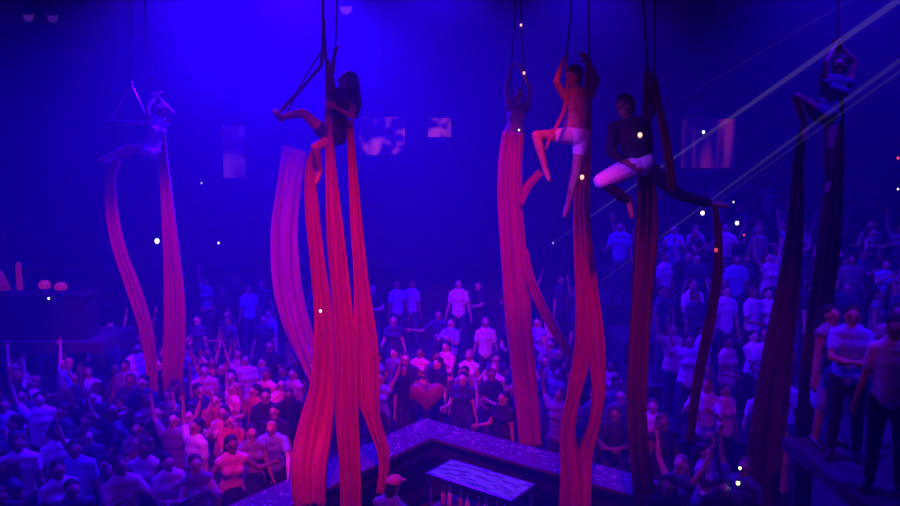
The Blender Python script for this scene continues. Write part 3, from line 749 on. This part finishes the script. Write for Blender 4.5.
# people on the side balcony
def balc(px, Y, top, pose, f, rz, bottom='black'):
    x = at(px, 350, Y).x; try_put(V((x, Y, ZM)), pose, f, top, bottom, 'hair_dark', 'skin_b', rz, fixed=True)
balc(850, 7.55, 'blue', 'arms-folded', 0, -20); balc(894, 6.72, 'white', 'standing', 0, -35); balc(829, 7.9, 'grey', 'standing', 1, 20, 'blue'); balc(896, 7.8, 'pink', 'hands-up', 1, -40)
NK = len(placed)
add_obst(bpy.data.objects['balcony_floor'])
for k in KEYS: key(k[0], k[1], k[2], k[3] if len(k) > 3 else None, k[4] if len(k) > 4 else None)
print('KEYS', len(placed)-NK, len(KEYS))
# fill the rest of the floor and terraces
PZ = ['standing','standing','drink-holding','drink-holding','arms-folded','hands-up','dancing','leaning','one-arm-raised','arms-raised']
def fill(n, x0, x1, y0, y1, dmin, tops):
    c = t = 0
    while c < n and t < n*60:
        t += 1
        px = rc.uniform(x0, x1); py = rc.uniform(y0, y1)
        p = stand(px, py)
        if p is None: continue
        p.x += 0; 
        if not free(p, dmin): continue
        c += try_put(p, rc.choice(PZ), int(rc.random() < .5), rc.choice(tops), rc.choice(['black','denim','navy']), rnd_hair(), rnd_skin(), rc.uniform(-60, 60))
fill(38, -12, 150, 395, 520, .48, ['black','black','navy','navy','grey'])
fill(16, -10, 150, 340, 395, .55, ['black','navy','grey','black'])
fill(36, 150, 300, 365, 515, .46, ['black','black','grey','black','red','navy'])
fill(22, 300, 500, 345, 400, .5, ['black','black','navy','grey','navy'])
fill(12, 180, 500, 285, 345, .6, ['black','navy','navy'])
fill(24, 500, 640, 340, 440, .5, ['black','black','grey','navy','navy'])
fill(8, 500, 640, 285, 340, .6, ['black','navy','grey'])
fill(46, 640, 830, 240, 450, .5, ['black','navy','navy','black','grey','violet'])
fill(18, 640, 910, 185, 260, .55, ['black','navy','navy','grey'])
fill(14, 640, 830, 430, 520, .5, ['black','grey','navy','black'])
fill(16, 800, 910, 240, 400, .55, ['black','navy','grey','navy'])
fill(10, 780, 850, 390, 450, .5, ['blue','navy','white','black'])
# bartender inside the bar
bp = atz(384, 540, 1.05); bp.z = 0
placed.append((V((bp.x, bp.y, 0)), dict(pose='leaning', v=0, top='blue', bottom='black', hair='hair_dark', skin='skin_a', rz=150, extra='cap')))

# labels: what each wears and does, and where it can be found
ORD = ['first','second','third','fourth','fifth','sixth','seventh','eighth','ninth','tenth','eleventh','twelfth','thirteenth','fourteenth','fifteenth']
def region(p):
    px, py = proj(p+V((0,0,1.5)))
    if p.z > 1.9 and p.y < 9: return 'on the side balcony'
    if p.x > XS and ground(p.x, p.y) > 0: 
        return ('lower' if p.z < 1 else 'middle' if p.z < 2 else 'top')+' side terraces'
    xr = 'left of far-left silks' if px < 150 else 'right of far-left silks' if px < 315 else 'behind the bar corner' if px < 515 else 'behind the knotted silk' if px < 640 else 'around the dark silks'
    dp = 'front crowd' if p.y < 9.6 else 'mid crowd' if p.y < 12 else 'rear crowd' if p.y < 14.6 else 'back terrace'
    return dp+' '+xr
classes = {}
for i, (p, r) in enumerate(placed):
    v = VAR[r['pose']][r['v']]
    r['who'] = (r['pose'], 'long-haired' if v['long'] else 'short-haired', TOPC[r['top']], region(p))
    classes.setdefault(r['who'], []).append(i)
seen = {}
for who, ids in classes.items():
    ids.sort(key=lambda i: proj(placed[i][0]+V((0,0,1.5)))[0])
    for k, i in enumerate(ids):
        pose, hl, tc_, rg = who
        if len(ids) == 1: lab = f'{pose} {hl} person in {tc_} top, {rg}'
        else: lab = f'{pose} {hl} person in {tc_} top, {ORD[k]} from left, {rg}'
        placed[i][1]['label'] = lab
def slot(o, m): o.material_slots[0].link = 'OBJECT'; o.material_slots[0].material = m
GRP = lambda p: 'people on the side balcony' if (p.z > 1.9 and p.y < 9) else 'crowd on the terraces' if p.z > 0 else 'crowd on the club floor'
for p, r in placed:
    v = VAR[r['pose']][r['v']]; me = v['mesh']
    o = bpy.data.objects.new('person', me['body']); COL.objects.link(o)
    o.location = p; o.rotation_euler.z = R(r['rz']); sc = r.get('sc', 1); o.scale = (sc, sc, sc)
    slot(o, M[r['skin']])
    tops = 'shirt' if v['sleeve'] else 'tank_top'
    for nm, k, m in ((tops, 'top', M[r['top']]), ('skirt' if v['skirt'] else 'trousers', 'bottom', M[r['bottom']]), ('hair', 'hair', M[r['hair']]), ('shoe', 'shoeL', None), ('shoe', 'shoeR', None)):
        c = bpy.data.objects.new(nm, me[k]); COL.objects.link(c); c.parent = o
        if m: slot(c, m)
    if r['extra'] == 'cap':
        H = V((0,0,0)); JJ = fk('m', **POSES['leaning']); H = JJ['head']; hu, hf = JJ['hu'], JJ['hf']; hr = hf.cross(hu)
        bm = bmesh.new(); ell(bm, H+hu*.075-hf*.01, (.10,.115,.075), (hr, hf, hu), 14); ell(bm, H+hu*.055+hf*.13, (.075,.075,.012), (hr, hf, hu))
        build('cap', fuse(bm, .014, 2), M['pink'], o)
        tag(o, 'bartender in a pink cap and blue shirt bending over inside the bar', 'person', None)
    else: tag(o, r['label'], 'person', GRP(p))

# ------------------------------------------------------------------ light
def spot(name, loc, aim, col, e, size, blend=.6, rad=.25):
    d = bpy.data.lights.new(name, 'SPOT'); d.color = col; d.energy = e; d.spot_size = R(size); d.spot_blend = blend; d.shadow_soft_size = rad
    o = bpy.data.objects.new(name, d); COL.objects.link(o); o.location = loc
    o.rotation_euler = (V(aim)-V(loc)).to_track_quat('-Z', 'Y').to_euler(); return o
BL = (.032, .0, 1)
spot('blue_spot', (-5.4, 15, 9.6), (-5.2, 12, 0), BL, 3600, 100)
spot('blue_spot', (-2.7, 13, 9.1), (-2.5, 10.5, 0), BL, 8500, 110)
spot('blue_spot', (-.3, 15, 9.9), (-.2, 12.5, 0), BL, 3600, 95)
spot('blue_spot', (2.8, 16, 10.0), (2.5, 13, 0), BL, 2000, 95)
spot('blue_spot', (8.5, 16, 11.5), (7.5, 13, 1), BL, 3600, 80)
spot('blue_spot', (5.5, 6.5, 11.5), (6, 11.5, 1.5), BL, 5600, 66)
spot('blue_spot', (-6.8, 7, 11.5), (-6.8, 10, 0), BL, 3800, 62)
spot('blue_spot', (-11, 15, 11), (-10, 12, 0), BL, 420, 90)
spot('violet_spot', (-3.0, 3.2, 7.2), (1.75, 8.2, 5.1), (.16, .01, 1), 2600, 16, .5)
spot('magenta_spot', (-.6, 2.0, 9.6), (-1.4, 9.2, 3.1), (1, .012, .17), 4000, 29, .8)
spot('magenta_spot', (-.2, 2.0, 9.8), (.40, 10.8, 4.4), (1, .012, .26), 3600, 20, .7)
spot('magenta_spot', (-3.0, 6.2, 10.6), (-2.9, 10.6, 1.2), (1, .015, .34), 1500, 24, .9)
spot('magenta_spot', (1.0, 3.0, 9.8), (1.45, 8.8, 2.6), (1, .012, .14), 2300, 19, .7)
spot('magenta_spot', (-1.0, 3.0, 9.8), (-.4, 9.6, .9), (.7, .02, .8), 900, 24, .8)
spot('magenta_spot', (-1.5, 4.0, 9.8), (-5.1, 12, 3.3), (1, .012, .16), 3000, 18, .6)
spot('magenta_spot', (2.4, 2.6, 9.8), (3.5, 8.6, 2.4), (1, .02, .25), 520, 20, .8)
# haze
w = bpy.data.worlds.new('world'); SC.world = w; w.use_nodes = True; nt = w.node_tree
nt.nodes['Background'].inputs[0].default_value = (0, 0, 0, 1)
vs = nt.nodes.new('ShaderNodeVolumeScatter'); vs.inputs['Density'].default_value = .028; vs.inputs['Anisotropy'].default_value = .5
vs.inputs['Color'].default_value = (.30, .2, 1, 1)
nt.links.new(vs.outputs[0], nt.nodes['World Output'].inputs['Volume'])
SC.view_settings.view_transform = 'Standard'; SC.view_settings.look = 'None'; SC.view_settings.gamma = 1; SC.view_settings.exposure = 0
SC.view_settings.use_curve_mapping = False
SC.cycles.use_denoising = True
SC.cycles.max_bounces = 6; SC.cycles.volume_bounces = 1; SC.cycles.diffuse_bounces = 2; SC.cycles.transparent_max_bounces = 12
print('PEOPLE', len(placed))
